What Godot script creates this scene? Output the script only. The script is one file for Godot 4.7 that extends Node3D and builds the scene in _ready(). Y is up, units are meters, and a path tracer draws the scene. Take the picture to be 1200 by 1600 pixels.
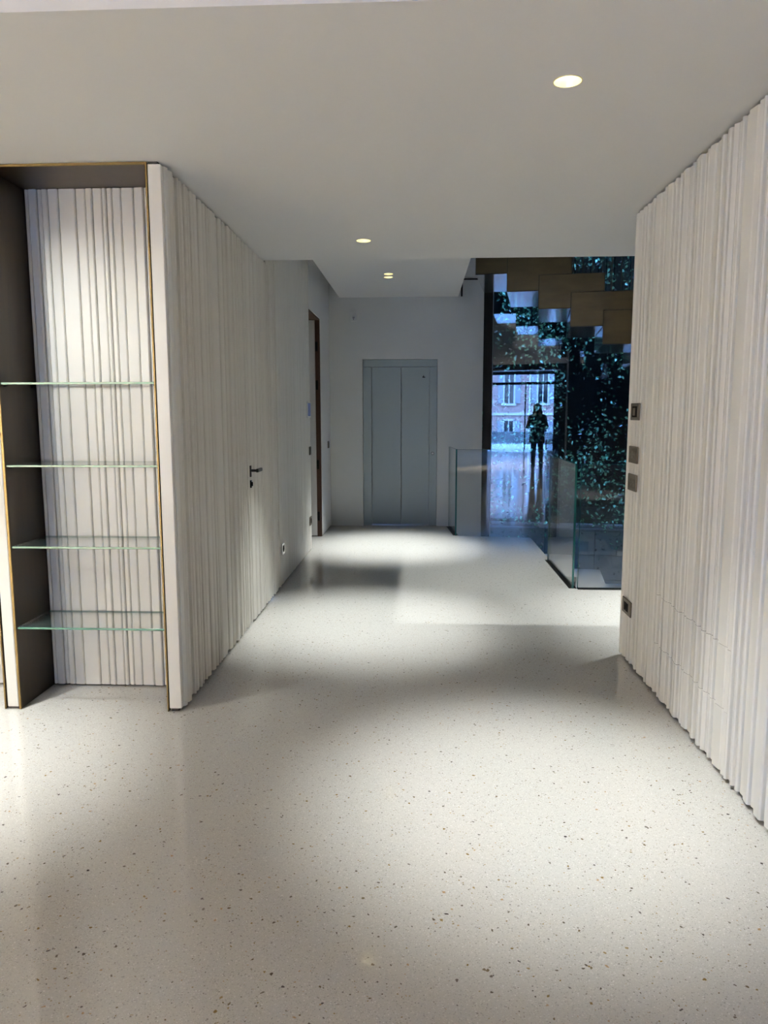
extends Node3D
# A white corridor with fluted panelling, terrazzo floor, lift door, folded bronze stair and a glazed ivy court.
# Units are metres, y up, the corridor runs towards -z. The stair, the court window and the ivy wall share a frame turned by A.

const H := 2.65            # soffit height over the corridor
const HF := 2.975          # ceiling of the hall before the lift
const HR := 3.12           # ceiling of the front room
const A := 0.15272         # 8.75 degrees: turn of the stair and of the court window
const LX := -1.212         # backing face of the left panelling
const RX := 1.272          # backing face of the right panelling

var M := {}
var rib_cache := {}
var rng := RandomNumberGenerator.new()

# ---------------------------------------------------------------- mesh building
class MB:
	var v := PackedVector3Array()
	var n := PackedVector3Array()

	func tri(a: Vector3, b: Vector3, c: Vector3, na: Vector3, nb: Vector3, nc: Vector3) -> void:
		if (b - a).cross(c - a).dot(na + nb + nc) > 0.0:
			v.append_array(PackedVector3Array([a, c, b])); n.append_array(PackedVector3Array([na, nc, nb]))
		else:
			v.append_array(PackedVector3Array([a, b, c])); n.append_array(PackedVector3Array([na, nb, nc]))

	func flat(a: Vector3, b: Vector3, c: Vector3, away: Vector3) -> void:
		var m := (b - a).cross(c - a)
		if m.length_squared() < 1e-16:
			return
		m = m.normalized()
		if m.dot((a + b + c) / 3.0 - away) < 0.0:
			m = -m
		tri(a, b, c, m, m, m)

	func quad(a: Vector3, b: Vector3, c: Vector3, d: Vector3, away: Vector3) -> void:
		flat(a, b, c, away); flat(a, c, d, away)

	# box between two corners, edges chamfered by e
	func box(lo: Vector3, hi: Vector3, e := 0.0) -> void:
		var o := (lo + hi) * 0.5
		var s := (hi - lo) * 0.5
		e = minf(e, minf(s.x, minf(s.y, s.z)) * 0.9)
		var ax := [Vector3.RIGHT, Vector3.UP, Vector3.BACK]
		for k in 3:
			var u: Vector3 = ax[(k + 1) % 3]
			var w: Vector3 = ax[(k + 2) % 3]
			var f: Vector3 = ax[k]
			var su: float = s[(k + 1) % 3] - e
			var sw: float = s[(k + 2) % 3] - e
			for q in [-1.0, 1.0]:
				var c: Vector3 = o + f * s[k] * q
				quad(c - u * su - w * sw, c + u * su - w * sw, c + u * su + w * sw, c - u * su + w * sw, o)
				if e > 0.0:
					for r in [-1.0, 1.0]:   # the chamfer between face f and face u
						var p: Vector3 = o + f * s[k] * q + u * su * r
						var p2: Vector3 = o + f * (s[k] - e) * q + u * s[(k + 1) % 3] * r
						quad(p - w * sw, p + w * sw, p2 + w * sw, p2 - w * sw, o)
		if e > 0.0:
			for x in [-1.0, 1.0]:
				for y in [-1.0, 1.0]:
					for z in [-1.0, 1.0]:
						var a := o + Vector3(x * s.x, y * (s.y - e), z * (s.z - e))
						var b := o + Vector3(x * (s.x - e), y * s.y, z * (s.z - e))
						var c := o + Vector3(x * (s.x - e), y * (s.y - e), z * s.z)
						flat(a, b, c, o)

	# polygon (p, q) extruded; at(p, q, h) = o + u*p + w*q + f*h
	func prism(poly: PackedVector2Array, o: Vector3, u: Vector3, w: Vector3, f: Vector3, h0: float, h1: float) -> void:
		var idx := Geometry2D.triangulate_polygon(poly)
		var at := func(p: Vector2, h: float) -> Vector3: return o + u * p.x + w * p.y + f * h
		for i in range(0, idx.size(), 3):
			for h in [h0, h1]:
				var m: Vector3 = f if h == h1 else -f
				tri(at.call(poly[idx[i]], h), at.call(poly[idx[i + 1]], h), at.call(poly[idx[i + 2]], h), m, m, m)
		var cw := Geometry2D.is_polygon_clockwise(poly)
		for i in poly.size():
			var a := poly[i]
			var b := poly[(i + 1) % poly.size()]
			var e := (b - a).normalized()
			var m2 := Vector2(e.y, -e.x) if not cw else Vector2(-e.y, e.x)
			var m := (u * m2.x + w * m2.y).normalized()
			tri(at.call(a, h0), at.call(b, h0), at.call(b, h1), m, m, m)
			tri(at.call(a, h0), at.call(b, h1), at.call(a, h1), m, m, m)

	# profile of (radius, height) turned round the axis; sharp facets between profile points
	func lathe(prof: Array, o: Vector3, axis: Vector3, segs := 24) -> void:
		var u := axis.cross(Vector3(0.31, 0.77, 0.55)).normalized()
		var w := axis.cross(u).normalized()
		for i in prof.size() - 1:
			var p: Vector2 = prof[i]
			var q: Vector2 = prof[i + 1]
			var e := (q - p).normalized()
			var m := Vector2(e.y, -e.x)
			for k in segs:
				var a := TAU * k / segs
				var b := TAU * (k + 1) / segs
				var da := u * cos(a) + w * sin(a)
				var db := u * cos(b) + w * sin(b)
				var na := da * m.x + axis * m.y
				var nb := db * m.x + axis * m.y
				var p0 := o + da * p.x + axis * p.y
				var p1 := o + db * p.x + axis * p.y
				var q0 := o + da * q.x + axis * q.y
				var q1 := o + db * q.x + axis * q.y
				if p.x > 1e-6:
					tri(p0, p1, q1, na, nb, nb)
				if q.x > 1e-6:
					tri(p0, q1, q0, na, nb, na)

	func rod(a: Vector3, b: Vector3, r: float, segs := 10) -> void:
		var d := (b - a).length()
		lathe([Vector2(0, 0), Vector2(r, 0), Vector2(r, d), Vector2(0, d)], a, (b - a).normalized(), segs)

	func done() -> ArrayMesh:
		var a := []
		a.resize(Mesh.ARRAY_MAX)
		a[Mesh.ARRAY_VERTEX] = v
		a[Mesh.ARRAY_NORMAL] = n
		var m := ArrayMesh.new()
		m.add_surface_from_arrays(Mesh.PRIMITIVE_TRIANGLES, a)
		return m


# a distance field on a grid, meshed as surface nets
class Field:
	var o: Vector3
	var c: float
	var nx: int
	var ny: int
	var nz: int
	var d := PackedFloat32Array()

	func _init(lo: Vector3, hi: Vector3, cell: float) -> void:
		o = lo; c = cell
		nx = int(ceil((hi.x - lo.x) / cell)) + 1
		ny = int(ceil((hi.y - lo.y) / cell)) + 1
		nz = int(ceil((hi.z - lo.z) / cell)) + 1
		d.resize(nx * ny * nz)
		d.fill(1.0)

	# tapered capsule, flattened along z by fz, joined with a smooth minimum k (negative radius carves)
	func bone(a: Vector3, b: Vector3, ra: float, rb: float, k := 0.03, fz := 1.0) -> void:
		var reach := maxf(ra, rb) + k + c * 3.0
		var lo := a.min(b) - Vector3.ONE * reach
		var hi := a.max(b) + Vector3.ONE * reach
		var i0 := maxi(0, int((lo.x - o.x) / c)); var i1 := mini(nx - 1, int((hi.x - o.x) / c) + 1)
		var j0 := maxi(0, int((lo.y - o.y) / c)); var j1 := mini(ny - 1, int((hi.y - o.y) / c) + 1)
		var k0 := maxi(0, int((lo.z - o.z) / c)); var k1 := mini(nz - 1, int((hi.z - o.z) / c) + 1)
		var ab := b - a
		var l2 := maxf(ab.length_squared(), 1e-9)
		for z in range(k0, k1 + 1):
			for y in range(j0, j1 + 1):
				for x in range(i0, i1 + 1):
					var p := o + Vector3(x, y, z) * c
					var t := clampf((p - a).dot(ab) / l2, 0.0, 1.0)
					var q := p - a - ab * t
					q.z /= fz
					var e := q.length() - lerpf(ra, rb, t)
					var at := (z * ny + y) * nx + x
					var g := d[at]
					var h := maxf(k - absf(g - e), 0.0) / k
					d[at] = minf(g, e) - h * h * k * 0.25

	# straight hem: nothing of the shape below y
	func hem(y: float) -> void:
		for z in nz:
			for j in ny:
				for x in nx:
					var at := (z * ny + j) * nx + x
					d[at] = maxf(d[at], y - (o.y + j * c))

	func into(mb: MB, move: Transform3D) -> void:
		var id := {}
		var pos := PackedVector3Array()
		var nor := PackedVector3Array()
		var off := [0, 1, nx, nx + 1, nx * ny, nx * ny + 1, nx * ny + nx, nx * ny + nx + 1]
		for z in nz - 1:
			for y in ny - 1:
				for x in nx - 1:
					var at := (z * ny + y) * nx + x
					var g0 := d[at]
					if absf(g0) > c * 3.0:
						continue
					var inside := 0
					var g := PackedFloat32Array()
					for q in off:
						var e := d[at + q]
						g.append(e)
						if e < 0.0:
							inside += 1
					if inside == 0 or inside == 8:
						continue
					var sum := Vector3.ZERO
					var cnt := 0
					for e in [[0, 1], [2, 3], [4, 5], [6, 7], [0, 2], [1, 3], [4, 6], [5, 7], [0, 4], [1, 5], [2, 6], [3, 7]]:
						var ga := g[e[0]]
						var gb := g[e[1]]
						if (ga < 0.0) != (gb < 0.0):
							var t := ga / (ga - gb)
							var pa := Vector3(e[0] & 1, (e[0] >> 1) & 1, e[0] >> 2)
							var pb := Vector3(e[1] & 1, (e[1] >> 1) & 1, e[1] >> 2)
							sum += pa.lerp(pb, t); cnt += 1
					var m := Vector3(g[1] + g[3] + g[5] + g[7] - g[0] - g[2] - g[4] - g[6], g[2] + g[3] + g[6] + g[7] - g[0] - g[1] - g[4] - g[5], g[4] + g[5] + g[6] + g[7] - g[0] - g[1] - g[2] - g[3])
					id[at] = pos.size()
					pos.append(move * (o + (Vector3(x, y, z) + sum / cnt) * c))
					nor.append((move.basis * m).normalized())
		var step := [1, nx, nx * ny]
		for at in id:
			for k in 3:
				var u: int = step[(k + 1) % 3]
				var w: int = step[(k + 2) % 3]
				if (d[at] < 0.0) == (d[at + step[k]] < 0.0):
					continue
				if not (id.has(at - u) and id.has(at - w) and id.has(at - u - w)):
					continue
				var q := [id[at], id[at - u], id[at - u - w], id[at - w]]
				mb.tri(pos[q[0]], pos[q[1]], pos[q[2]], nor[q[0]], nor[q[1]], nor[q[2]])
				mb.tri(pos[q[0]], pos[q[2]], pos[q[3]], nor[q[0]], nor[q[2]], nor[q[3]])


# ---------------------------------------------------------------- naming helpers
func tag(o: Node, label: String, category: String, group := "", kind := "") -> void:
	o.set_meta("label", label)
	o.set_meta("category", category)
	if group: o.set_meta("group", group)
	if kind: o.set_meta("kind", kind)

func thing(called: String, label: String, category: String, at := Vector3.ZERO, turn := 0.0, group := "", kind := "") -> Node3D:
	var o := Node3D.new()
	o.name = numbered(called)
	add_child(o)
	o.position = at
	o.rotation.y = turn
	tag(o, label, category, group, kind)
	return o

func numbered(called: String) -> String:
	if not has_node(called):
		return called
	var k := 1
	while has_node("%s_%03d" % [called, k]):
		k += 1
	return "%s_%03d" % [called, k]

func part(called: String, mesh: Mesh, mat: Material, parent: Node, at := Vector3.ZERO, turn := 0.0) -> MeshInstance3D:
	var o := MeshInstance3D.new()
	var name_now := called
	var k := 1
	while parent.has_node(name_now):
		name_now = "%s_%03d" % [called, k]
		k += 1
	o.name = name_now
	o.mesh = mesh
	o.material_override = mat
	parent.add_child(o, true)
	o.position = at
	o.rotation.y = turn
	return o

func bx(lo: Vector3, hi: Vector3, e := 0.0) -> ArrayMesh:
	var b := MB.new()
	b.box(lo.min(hi), lo.max(hi), e)
	return b.done()

func struct(called: String, label: String, category: String, mesh: Mesh, mat: Material, at := Vector3.ZERO, turn := 0.0) -> MeshInstance3D:
	var o := part(numbered(called), mesh, mat, self, at, turn)
	tag(o, label, category, "", "structure")
	return o

# point of the turned frame: w along the window, d straight away from the camera's place
func wp(w: float, y: float, d: float) -> Vector3:
	return Vector3(w * cos(A) + d * sin(A), y, w * sin(A) - d * cos(A))

# ---------------------------------------------------------------- materials
func mat(called: String, c: Color, rough := 0.6, metal := 0.0, spec := 0.5) -> StandardMaterial3D:
	var m := StandardMaterial3D.new()
	m.resource_name = called
	m.albedo_color = c
	m.roughness = rough
	m.metallic = metal
	m.metallic_specular = spec
	M[called] = m
	return m

func noise_tex(freq: float, lo: Color, hi: Color, size := 512, kind := FastNoiseLite.TYPE_SIMPLEX_SMOOTH, sd := 1) -> NoiseTexture2D:
	var f := FastNoiseLite.new()
	f.seed = sd
	f.noise_type = kind
	f.frequency = freq
	f.fractal_octaves = 4
	var t := NoiseTexture2D.new()
	t.width = size; t.height = size
	t.seamless = true
	t.noise = f
	var g := Gradient.new()
	g.set_color(0, lo); g.set_color(1, hi)
	t.color_ramp = g
	return t

# terrazzo: fine ground with pale specks, and ochre, brown and slate chips
func terrazzo(size: int, span: float, base: Color, fine: int, chips: int, sd: int) -> ImageTexture:
	var r := RandomNumberGenerator.new()
	r.seed = sd
	var im := Image.create(size, size, false, Image.FORMAT_RGB8)
	im.fill(base)
	var px := size / span
	var pale := [base.lightened(0.14), base.lightened(0.24), base.darkened(0.09), base.darkened(0.14), base.lightened(0.10), base.darkened(0.22), base.lightened(0.40)]
	for i in fine:
		var s := r.randf_range(0.0012, 0.0042) * px
		var c: Color = pale[r.randi() % pale.size()]
		im.fill_rect(Rect2i(r.randi() % size, r.randi() % size, maxi(1, int(s)), maxi(1, int(s * r.randf_range(0.5, 1.0)))), c)
	var tones := [Color(0.36, 0.30, 0.20), Color(0.30, 0.26, 0.22), Color(0.45, 0.36, 0.18), Color(0.27, 0.24, 0.23), Color(0.52, 0.43, 0.26), Color(0.62, 0.50, 0.36), Color(0.34, 0.31, 0.27)]
	for i in chips:
		var big := r.randf() < 0.13
		var rad := (r.randf_range(0.0035, 0.0068) if big else r.randf_range(0.0012, 0.0034)) * px
		var c: Color = tones[r.randi() % tones.size()]
		c = c.lerp(base, r.randf_range(0.0, 0.3) if big else r.randf_range(0.0, 0.55))
		var cx := r.randi_range(10, size - 10)
		var cy := r.randi_range(10, size - 10)
		var rot := r.randf() * TAU
		var asp := r.randf_range(0.45, 0.9)
		var cut := [r.randf() * TAU, r.randf() * TAU, r.randf() * TAU]
		var n := int(ceil(rad)) + 1
		for y in range(-n, n + 1):
			for x in range(-n, n + 1):
				var q := Vector2(x, y).rotated(rot)
				q.y /= asp
				if q.length() > rad:
					continue
				var keep := true
				for a in cut:
					if q.dot(Vector2.from_angle(a)) > rad * 0.62:
						keep = false
				if keep:
					im.set_pixel(posmod(cx + x, size), posmod(cy + y, size), c)
	return ImageTexture.create_from_image(im)

func make_materials() -> void:
	mat("white_paint", Color(0.93, 0.925, 0.915), 0.55)
	mat("ceiling_paint", Color(0.93, 0.925, 0.915), 0.9, 0.0, 0.2)
	mat("panel_lacquer", Color(0.925, 0.912, 0.88), 0.42)
	mat("wall_paint", Color(0.83, 0.835, 0.825), 0.8, 0.0, 0.3)
	mat("backing", Color(0.70, 0.69, 0.67), 0.8)
	mat("grey_steel", Color(0.62, 0.66, 0.67), 0.5)
	mat("shadow_gap", Color(0.05, 0.05, 0.05), 0.8)
	mat("black_metal", Color(0.02, 0.02, 0.022), 0.5, 0.0, 0.3)
	mat("dark_bronze", Color(0.24, 0.20, 0.14), 0.42, 0.7)
	mat("plate_bronze", Color(0.36, 0.335, 0.29), 0.5, 0.3)
	mat("handle_metal", Color(0.26, 0.25, 0.23), 0.38, 0.8)
	mat("brass_edge", Color(0.37, 0.31, 0.18), 0.4, 0.7)
	mat("walnut", Color(0.26, 0.16, 0.10), 0.55)
	mat("dark_veneer", Color(0.11, 0.09, 0.075), 0.85, 0.0, 0.1)
	mat("chrome", Color(0.85, 0.85, 0.86), 0.15, 1.0)
	mat("plastic_white", Color(0.86, 0.86, 0.85), 0.35)
	mat("black_plastic", Color(0.025, 0.025, 0.025), 0.8, 0.0, 0.15)
	mat("polished_steel", Color(0.80, 0.80, 0.81), 0.12, 0.9)
	mat("stone_tread", Color(0.72, 0.71, 0.69), 0.35)
	mat("concrete", Color(0.33, 0.36, 0.36), 0.75)
	mat("screen_blue", Color(0.20, 0.27, 0.42), 0.2)
	M.screen_blue.emission_enabled = true
	M.screen_blue.emission = Color(0.35, 0.48, 0.85)
	M.screen_blue.emission_energy_multiplier = 0.10
	mat("lamp_glow", Color(1, 0.97, 0.9), 0.4)
	M.lamp_glow.emission_enabled = true
	M.lamp_glow.emission = Color(1.0, 0.96, 0.82)
	M.lamp_glow.emission_energy_multiplier = 14.0
	mat("reflector", Color(0.97, 0.94, 0.80), 0.3, 0.3)
	# bronze sheet with brushed clouding
	var bz := mat("bronze_sheet", Color(1, 1, 1), 0.42, 0.55)
	bz.albedo_texture = noise_tex(0.006, Color(0.165, 0.145, 0.088), Color(0.225, 0.198, 0.122), 512)
	bz.uv1_triplanar = true
	bz.uv1_scale = Vector3(0.8, 2.4, 0.8)
	var dz := mat("bronze_panel", Color(1, 1, 1), 0.38, 0.6)
	dz.albedo_texture = noise_tex(0.012, Color(0.12, 0.095, 0.065), Color(0.17, 0.135, 0.09), 512, FastNoiseLite.TYPE_SIMPLEX_SMOOTH, 5)
	dz.uv1_triplanar = true
	dz.uv1_scale = Vector3(3.0, 0.35, 3.0)
	# terrazzo, two mixes
	var tz := mat("terrazzo", Color(1, 1, 1), 0.075, 0.0, 0.5)
	tz.albedo_texture = terrazzo(2048, 3.2, Color(0.715, 0.705, 0.685), 420000, 11000, 11)
	tz.uv1_triplanar = true
	tz.uv1_world_triplanar = true
	tz.uv1_scale = Vector3.ONE / 3.2
	mat("terrazzo_pale", Color(0.78, 0.765, 0.74), 0.2)
	# glass
	for g in [["glass_clear", Color(0.80, 0.95, 0.92, 0.015)], ["glass_window", Color(0.55, 0.75, 0.85, 0.01)], ["glass_shelf", Color(0.82, 0.96, 0.93, 0.03)]]:
		var m := mat(g[0], g[1], 0.0)
		m.transparency = BaseMaterial3D.TRANSPARENCY_ALPHA
	mat("glass_edge", Color(0.12, 0.33, 0.33), 0.12)
	mat("shelf_edge", Color(0.27, 0.44, 0.39), 0.12)
	# ivy court
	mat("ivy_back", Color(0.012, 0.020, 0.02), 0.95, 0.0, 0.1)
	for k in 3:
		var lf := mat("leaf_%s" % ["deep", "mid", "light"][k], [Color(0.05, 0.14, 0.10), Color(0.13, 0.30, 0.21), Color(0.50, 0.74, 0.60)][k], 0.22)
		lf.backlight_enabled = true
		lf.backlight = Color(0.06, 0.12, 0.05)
	# street side
	var br := mat("pink_brick", Color(1, 1, 1), 0.9)
	br.albedo_texture = noise_tex(0.05, Color(0.60, 0.48, 0.45), Color(0.74, 0.61, 0.58), 256)
	br.uv1_triplanar = true
	mat("pale_stone", Color(0.82, 0.82, 0.82), 0.8)
	mat("shutter", Color(0.58, 0.58, 0.60), 0.8)
	mat("pane_dark", Color(0.10, 0.13, 0.16), 0.1)
	mat("terrace_stone", Color(0.74, 0.74, 0.73), 0.6)
	mat("parapet", Color(0.36, 0.37, 0.38), 0.85)
	# person
	mat("skin", Color(0.72, 0.52, 0.42), 0.55)
	mat("hair", Color(0.17, 0.11, 0.08), 0.5)
	mat("coat", Color(0.035, 0.035, 0.04), 0.85)
	mat("trousers", Color(0.05, 0.05, 0.06), 0.85)
	mat("boot", Color(0.03, 0.03, 0.03), 0.45)
	mat("eye_white", Color(0.9, 0.9, 0.88), 0.3)
	mat("lips", Color(0.55, 0.28, 0.25), 0.5)

# ---------------------------------------------------------------- camera and light
func make_view() -> void:
	var cam := Camera3D.new()
	cam.name = "camera"
	var pitch := atan(155.0 / 1169.0)
	var yaw := atan(57.0 / sqrt(1169.0 * 1169.0 + 155.0 * 155.0))
	cam.fov = rad_to_deg(2.0 * atan(800.0 / 1169.0))
	cam.near = 0.02
	cam.far = 200.0
	cam.position = Vector3(0, 1.5, 0)
	cam.basis = Basis(Vector3.UP, yaw) * Basis(Vector3.RIGHT, -pitch) * Basis(Vector3.BACK, -deg_to_rad(0.117))
	add_child(cam)
	cam.current = true
	var we := WorldEnvironment.new()
	we.name = "environment"
	var e := Environment.new()
	e.background_mode = Environment.BG_SKY
	var sm := ProceduralSkyMaterial.new()
	sm.sky_top_color = Color(0.41, 0.65, 1.0)
	sm.sky_horizon_color = Color(0.58, 0.76, 1.0)
	sm.ground_bottom_color = Color(0.16, 0.17, 0.18)
	sm.ground_horizon_color = Color(0.30, 0.33, 0.36)
	sm.sky_curve = 0.2
	e.sky = Sky.new()
	e.sky.sky_material = sm
	e.background_energy_multiplier = SKY
	e.tonemap_mode = Environment.TONE_MAPPER_LINEAR
	e.tonemap_exposure = EXPO
	e.sdfgi_enabled = true
	e.ssao_enabled = true
	e.ssil_enabled = true
	we.environment = e
	add_child(we)

const SKY := 44.0
const EXPO := 1.11

# ---------------------------------------------------------------- downlights
const LAMPS := [
	# x, z, ceiling height, energy, half angle, where
	[0.511, -2.824, H, 10.9, 25.0, "round recessed downlight near the top right of the corridor soffit, closest to view"],
	[-0.387, -5.224, H, 13.2, 26.5, "round recessed downlight near the far edge of the corridor soffit"],
	[-0.347, -8.277, HF, 13.5, 24.0, "recessed downlight in the hall ceiling before the lift, front one of the close pair"],
	[-0.355, -8.468, HF, 12.0, 24.0, "recessed downlight in the hall ceiling before the lift, back one of the close pair"],
	[-2.42, -2.78, H, 14.5, 30.0, "round recessed downlight in the soffit left of the bronze shelf niches"],
	[-2.22, -2.80, H, 1.8, 48.0, "round recessed spotlight in the soffit aimed at the bronze shelf niche", Vector3(-1.66, 0.95, -3.92)],
	[2.25, -5.35, H, 16.0, 34.0, "round recessed downlight over the side passage behind the right panelled wall"],
	[1.06, -6.53, 5.6, 27.0, 24.0, "round recessed downlight in the upper ceiling high above the stair void"],
	[-0.8, 0.9, HR, 20.0, 36.0, "round recessed downlight in the front room ceiling above the photographer"],
	[2.3, 0.6, HR, 12.0, 36.0, "round recessed downlight in the front room ceiling towards its right wall"],
	[-3.7, 0.55, HR, 440.0, 50.0, "round recessed spotlight washing the white front room wall left of the portal", Vector3(-3.7, 1.7, 2.05)],
	[-4.9, 0.55, HR, 440.0, 50.0, "round recessed spotlight washing the middle of the white front room wall", Vector3(-4.9, 1.7, 2.05)],
	[-6.1, 0.55, HR, 440.0, 50.0, "round recessed spotlight washing the far left end of the white front room wall", Vector3(-6.1, 1.7, 2.05)],
]

func make_lamp(d: Array) -> void:
	var o := thing("downlight", d[5], "downlight", Vector3(d[0], d[2], d[1]), 0.0, "recessed ceiling downlights")
	var b := MB.new()
	b.lathe([Vector2(0.0485, -0.0012), Vector2(0.0485, 0.0), Vector2(0.034, 0.05)], Vector3.ZERO, Vector3.UP, 32)
	b.lathe([Vector2(0.052, 0.0), Vector2(0.052, -0.0015), Vector2(0.0475, -0.0015)], Vector3.ZERO, Vector3.UP, 32)
	part("reflector_cone", b.done(), M.reflector, o)
	var g := MB.new()
	g.lathe([Vector2(0.0, 0.048), Vector2(0.035, 0.048), Vector2(0.035, 0.052), Vector2(0.0, 0.052)], Vector3.ZERO, Vector3.UP, 24)
	part("lamp_disc", g.done(), M.lamp_glow, o)
	var s := SpotLight3D.new()
	s.name = "lamp_beam"
	s.light_color = Color(1.0, 0.935, 0.835) if d[1] > 0.0 else Color(0.98, 1.0, 0.99)
	s.light_energy = d[3]
	s.spot_angle = d[4]
	s.spot_angle_attenuation = 1.0
	s.spot_range = 14.0
	s.spot_attenuation = 2.0
	s.light_size = 0.03
	s.shadow_enabled = true
	o.add_child(s)
	s.position = Vector3(0, -0.004, 0)
	s.rotation.x = -PI / 2
	if d.size() > 6:   # an adjustable spot, tilted towards what it lights
		s.look_at_from_position(o.position + Vector3(0, -0.004, 0), d[6])

# a slab of ceiling with round holes for the lamps in it
func ceiling(called: String, label: String, lo: Vector3, hi: Vector3, mt: Material) -> void:
	var r := CSGBox3D.new()
	r.name = numbered(called)
	r.size = hi - lo
	r.position = (lo + hi) * 0.5
	r.material = mt
	tag(r, label, "ceiling", "", "structure")
	for d in LAMPS:
		if absf(d[2] - lo.y) < 0.01 and d[0] > lo.x and d[0] < hi.x and d[1] > lo.z and d[1] < hi.z:
			var c := CSGCylinder3D.new()
			c.name = "lamp_hole"
			c.operation = CSGShape3D.OPERATION_SUBTRACTION
			c.radius = 0.0492
			c.height = 0.15
			c.sides = 32
			c.smooth_faces = true
			c.material = mt
			r.add_child(c, true)
			c.position = Vector3(d[0], lo.y, d[1]) - r.position
	add_child(r)

# ---------------------------------------------------------------- fluted panelling
# one board: x along the wall, y up, z out; its face slants from d0 to d1
func rib_mesh(w: float, d0: float, d1: float, y0: float, y1: float, gap := 0.0007) -> ArrayMesh:
	var key := "%.4f %.4f %.4f %.3f %.3f %.4f" % [w, d0, d1, y0, y1, gap]
	if not rib_cache.has(key):
		var e := 0.0055
		var b := MB.new()
		b.prism(PackedVector2Array([Vector2(gap, 0), Vector2(w - gap, 0), Vector2(w - gap, d1 - e), Vector2(w - gap - e, d1), Vector2(gap + e, d0), Vector2(gap, d0 - e)]), Vector3.ZERO, Vector3.RIGHT, Vector3.BACK, Vector3.UP, y0, y1)
		rib_cache[key] = b.done()
	return rib_cache[key]

const WIDTHS := [0.018, 0.024, 0.03, 0.038, 0.046, 0.055, 0.066]
const NARROW := [0.016, 0.020, 0.025, 0.031, 0.038, 0.046]
const LOW := [[0.009, 0.009], [0.012, 0.012], [0.008, 0.014], [0.014, 0.008]]
const DEPTHS := [[0.024, 0.024], [0.021, 0.027], [0.027, 0.020], [0.029, 0.029]]
const FINE := [[0.012, 0.012], [0.015, 0.015], [0.012, 0.017], [0.014, 0.0115]]

# boards along a wall; returns nothing, adds children named rib
func ribs(parent: Node, at: Vector3, turn: float, length: float, y0: float, y1: float, depths: Array, widths: Array, holes: Array = []) -> void:
	var s := 0.0
	var proud := false
	while s < length - 0.004:
		var w: float = widths[rng.randi() % widths.size()]
		var dd: Array = depths[rng.randi() % depths.size()]
		if depths == DEPTHS:   # proud and set back boards alternate, now and then two of a kind
			proud = not proud if rng.randf() < 0.78 else proud
			dd = dd if proud else LOW[rng.randi() % LOW.size()]
		if length - s - w < 0.016:
			w = length - s
		var spans := [[y0, y1]]
		for h in holes:   # [from, to, bottom, top, node]: a leaf cut out of the panelling
			if s + w * 0.5 > h[0] and s + w * 0.5 < h[1]:
				spans = [[y0, h[2] - 0.002], [h[3] + 0.002, y1]]
				part("rib", rib_mesh(w, dd[0], dd[1], h[2], h[3]), M.panel_lacquer, h[4], at + Vector3(s, 0, 0).rotated(Vector3.UP, turn) - h[4].position, turn)
		for q in spans:
			if q[1] - q[0] > 0.01:
				part("rib", rib_mesh(w, dd[0], dd[1], q[0], q[1]), M.panel_lacquer, parent, at + Vector3(s, 0, 0).rotated(Vector3.UP, turn), turn)
		s += w

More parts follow.
